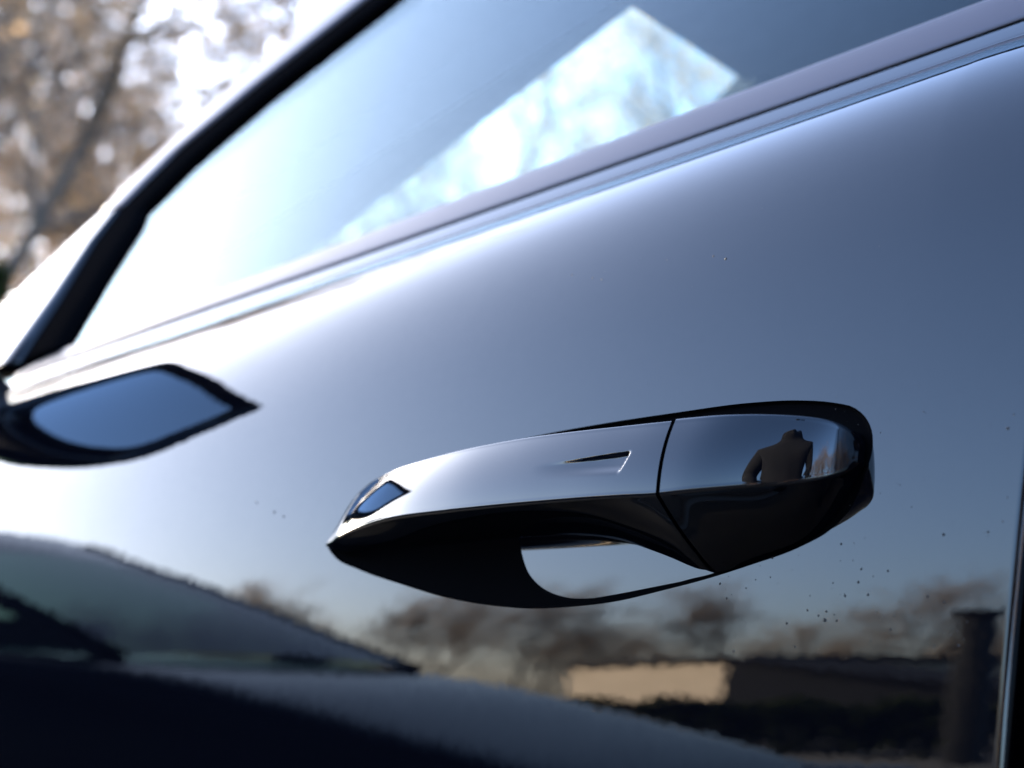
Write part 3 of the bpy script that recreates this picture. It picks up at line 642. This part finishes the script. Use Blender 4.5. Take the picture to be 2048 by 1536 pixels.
for az, d in ((66, 23), (60.7, 15), (55.5, 22), (50.5, 26), (46, 30), (33, 24), (27, 27), (19, 25), (58, 34), (72, 26), (62.5, 33)):
    rowsT.append((CAM.x-d*math.sin(R(az)), CAM.y+d*math.cos(R(az)), az, d))
rowsT.sort(key=lambda t: -t[2])
words = ['leftmost', 'second', 'third', 'fourth', 'fifth', 'sixth', 'seventh', 'eighth', 'ninth', 'tenth', 'eleventh', 'twelfth', 'thirteenth', 'fourteenth', 'fifteenth', 'sixteenth', 'seventeenth', 'eighteenth', 'nineteenth', 'twentieth', 'twenty-first', 'twenty-second', 'twenty-third', 'twenty-fourth']
for i, (x, y, az, d) in enumerate(rowsT):
    lab = 'leftmost blurred autumn tree behind the car' if i == 0 else f'{words[i]} blurred autumn tree from the left, behind the car'
    tree(i % 3, x, y, rg.uniform(.9, 1.15), rg.uniform(0, 6.3), lab, 'autumn trees behind the car')
for i in range(22):
    az = 56-i*2.05+rg.uniform(-.6, .6); d = rg.uniform(66, 96)
    lab = f'{words[i]} bare brown tree from the left in the row mirrored in the door' if i else 'leftmost bare brown tree of the row mirrored in the door'
    tree(2 if i % 2 else 0, -d*math.sin(R(az)), -d*math.cos(R(az)), rg.uniform(.5, .8), rg.uniform(0, 6.3), lab, 'bare trees mirrored in the door')
# evergreen shrub low on the left
def shrub(x, y, h, r, label):
    rgs = random.Random(int(x*100)); e = empty('evergreen_shrub', (x, y, 0), label, 'shrub'); V, F = [], []
    for _ in range(9000):
        a, zz = rgs.uniform(0, 6.28), rgs.random()**.8; rad = r*math.sqrt(rgs.random())*(1-.75*zz**2)*(1+.25*math.sin(3*a+zz*9))
        c = Vector((rad*math.cos(a), rad*math.sin(a), zz*h)); s = rgs.uniform(.04, .09)
        q = Matrix.Rotation(rgs.uniform(0, 6.28), 3, 'Z') @ Matrix.Rotation(rgs.uniform(0, 3.1), 3, 'X'); bs = len(V)
        for p in ((-.5, 0, 0), (0, -.3, 0), (.5, 0, 0), (0, .3, 0)): V.append(c+q @ (Vector(p)*s*1.6))
        F.append((bs, bs+1, bs+2, bs+3))
    mesh('crown', V, F, M['evergreen'], e, smooth=False)
    mesh('trunk', [(.05*math.cos(k*1.047), .05*math.sin(k*1.047), z) for z in (-.02, h*.7) for k in range(6)], [(k, (k+1) % 6, 6+(k+1) % 6, 6+k) for k in range(6)], M['bark'], e)
d = 9.5; shrub(CAM.x-d*math.sin(R(62.5)), CAM.y+d*math.cos(R(62.5)), 3.3, .8, 'dark evergreen shrub low at the left edge behind the car')

for i, (az, d) in enumerate(((-60, 24), (-70, 21), (-80, 25), (-90, 22))):
    tree(i % 3, -d*math.sin(R(az)), -d*math.cos(R(az)), .7, i*1.7, f'{words[i]} tree mirrored small in the rear cap of the handle' if i else 'leftmost tree mirrored small in the rear cap of the handle', 'trees mirrored in the handle cap')

# ------------------------------------------------------------------ the photographer, mirrored small in the handle cap
def photographer():
    f = Vector((-.67, .743, 0)).normalized(); sd_ = Vector((.743, .67, 0)).normalized(); Z = Vector((0, 0, 1))
    base = Vector((CAM.x, CAM.y, 0))-f*.40; J = []; E_ = []; Rr = []
    def j(p, r, par=None):
        J.append(Vector(p)); Rr.append(r)
        if par is not None: E_.append((par, len(J)-1))
        return len(J)-1
    pel = j(base+Z*.96-f*.03, (.16, .13)); ab = j(base+Z*1.12, (.145, .115), pel); ch = j(base+f*.03+Z*1.30, (.17, .125), ab); nk0 = j(base+f*.06+Z*1.44, (.11, .085), ch)
    nk = j(base+f*.085+Z*1.51, (.075, .075), nk0); jaw = j(base+f*.13+Z*1.565, (.062, .07), nk); hd = j(base+f*.135+Z*1.635, (.078, .092), jaw); tp = j(base+f*.11+Z*1.70, (.06, .07), hd)
    nose = j(base+f*.228+Z*1.605, (.014, .014), hd)
    for sg in (1, -1):
        sh = j(base+f*.05+Z*1.40+sd_*.18*sg, (.07, .07), nk0); el = j(base+f*.02+Z*1.11+sd_*.27*sg, (.05, .05), sh)
        wr = j(base+f*.235+Z*.90+sd_*.12*sg, (.034, .034), el); pm = j(base+f*.295+Z*.855+sd_*.090*sg, (.036, .026), wr)
        for q, (a, l) in enumerate(((-.018, .055), (-.005, .066), (.008, .062), (.02, .048))):
            k1 = j(base+f*.325+Z*(.835+a*1.2)+sd_*.085*sg, (.010, .010), pm); j(base+f*(.325+l*.55)+Z*(.832+a*1.2)+sd_*.072*sg, (.008, .008), k1)
        th = j(base+f*.29+Z*.875+sd_*.066*sg, (.011, .011), pm); j(base+f*.30+Z*.885+sd_*.05*sg, (.009, .009), th)
        hp = j(base-f*.02+Z*.90+sd_*.10*sg, (.105, .105), pel); kn = j(base+f*.05+Z*.50+sd_*.12*sg, (.068, .068), hp); ak = j(base+Z*.10+sd_*.13*sg, (.046, .046), kn)
        hl = j(base-f*.03+Z*.045+sd_*.13*sg, (.045, .045), ak); j(base+f*.17+Z*.035+sd_*.15*sg, (.045, .035), hl)
    me = bpy.data.meshes.new('p'); me.from_pydata([tuple(p) for p in J], E_, []); ob = link(bpy.data.objects.new('p', me))
    m = ob.modifiers.new('skin', 'SKIN')
    for i, r in enumerate(Rr): me.skin_vertices[0].data[i].radius = r if min(r) < .045 else (r[0]*1.22, r[1]*1.22)
    me.skin_vertices[0].data[0].use_root = True
    m2 = ob.modifiers.new('sub', 'SUBSURF'); m2.levels = 2
    bpy.context.view_layer.update(); dg = bpy.context.evaluated_depsgraph_get(); nm = bpy.data.meshes.new_from_object(ob.evaluated_get(dg))
    bpy.data.objects.remove(ob)
    nm.name = 'person'; nm.materials.clear()
    for m_ in (mat('dark_jacket', (.012, .012, .014), .9), mat('skin', (.25, .15, .10), .6), mat('dark_trousers', (.016, .018, .026), .9), mat('dark_hair', (.02, .014, .01), .6)): nm.materials.append(m_)
    for p in nm.polygons:
        c = p.center; fz = (c-base).dot(f); p.use_smooth = True
        p.material_index = 0
        if c.z > 1.50: p.material_index = 0
        elif fz > .255: p.material_index = 1
        elif c.z < .95: p.material_index = 2
    o = link(bpy.data.objects.new('person', nm))
    tag(o, 'person in dark clothes standing with a camera at waist height, mirrored in the handle cap', 'person')
    hc = empty('handheld_camera', CAM-fw*.11, 'black camera held up by the person mirrored in the handle cap', 'camera')
    rot = Matrix((rt, up, -fw)).transposed().to_4x4(); hc.matrix_world = Matrix.Translation(CAM-fw*.11) @ rot
    bevel_box('body', (-.062, -.045, -.02), (.062, .035, .02), M['plastic'], hc, r=.008)
    bevel_box('viewfinder', (-.02, .03, -.025), (.02, .055, .015), M['plastic'], hc, r=.006)
    bm = bmesh.new(); bmesh.ops.create_cone(bm, cap_ends=True, segments=40, radius1=.030, radius2=.033, depth=.06)
    for v in bm.verts: v.co.z = -v.co.z-.05+.0
    for v in bm.verts: v.co.z = v.co.z+.10
    from_bm('lens_barrel', bm, M['plastic'], hc, smooth=False)
photographer()

# low hedge added to cover the sunlit asphalt before the shed
rgh = random.Random(5); V, F = [], []
for _ in range(9000):
    x = rgh.uniform(-10.5, -5.2); c = Vector((x, -12.2+rgh.uniform(-.35, .35), rgh.random()**.7*(.74+.07*math.sin(x*5)+.05*math.sin(x*13)))); sz = rgh.uniform(.05, .10)
    q = Matrix.Rotation(rgh.uniform(0, 6.28), 3, 'Z') @ Matrix.Rotation(rgh.uniform(0, 3.1), 3, 'X'); bs = len(V)
    for p in ((-.5, 0, 0), (0, -.3, 0), (.5, 0, 0), (0, .3, 0)): V.append(c+q @ (Vector(p)*sz*1.5))
    F.append((bs, bs+1, bs+2, bs+3))
hg = empty('hedge', (-7.8, -12.2, 0), 'low dark hedge added to cover sunlit asphalt, mirrored in front of the timber shed, left of the post', 'hedge')
o = mesh('foliage', V, F, M['evergreen'], hg, smooth=False); o.matrix_parent_inverse = Matrix.Translation(-hg.location)
for k in range(8):
    x = -10.1+k*.62; o = mesh('stem', [(x+.03*math.cos(a*1.047), -12.2+.03*math.sin(a*1.047), z) for z in (-.02, .6) for a in range(6)], [(a, (a+1) % 6, 6+(a+1) % 6, 6+a) for a in range(6)], M['bark'], hg); o.matrix_parent_inverse = Matrix.Translation(-hg.location)
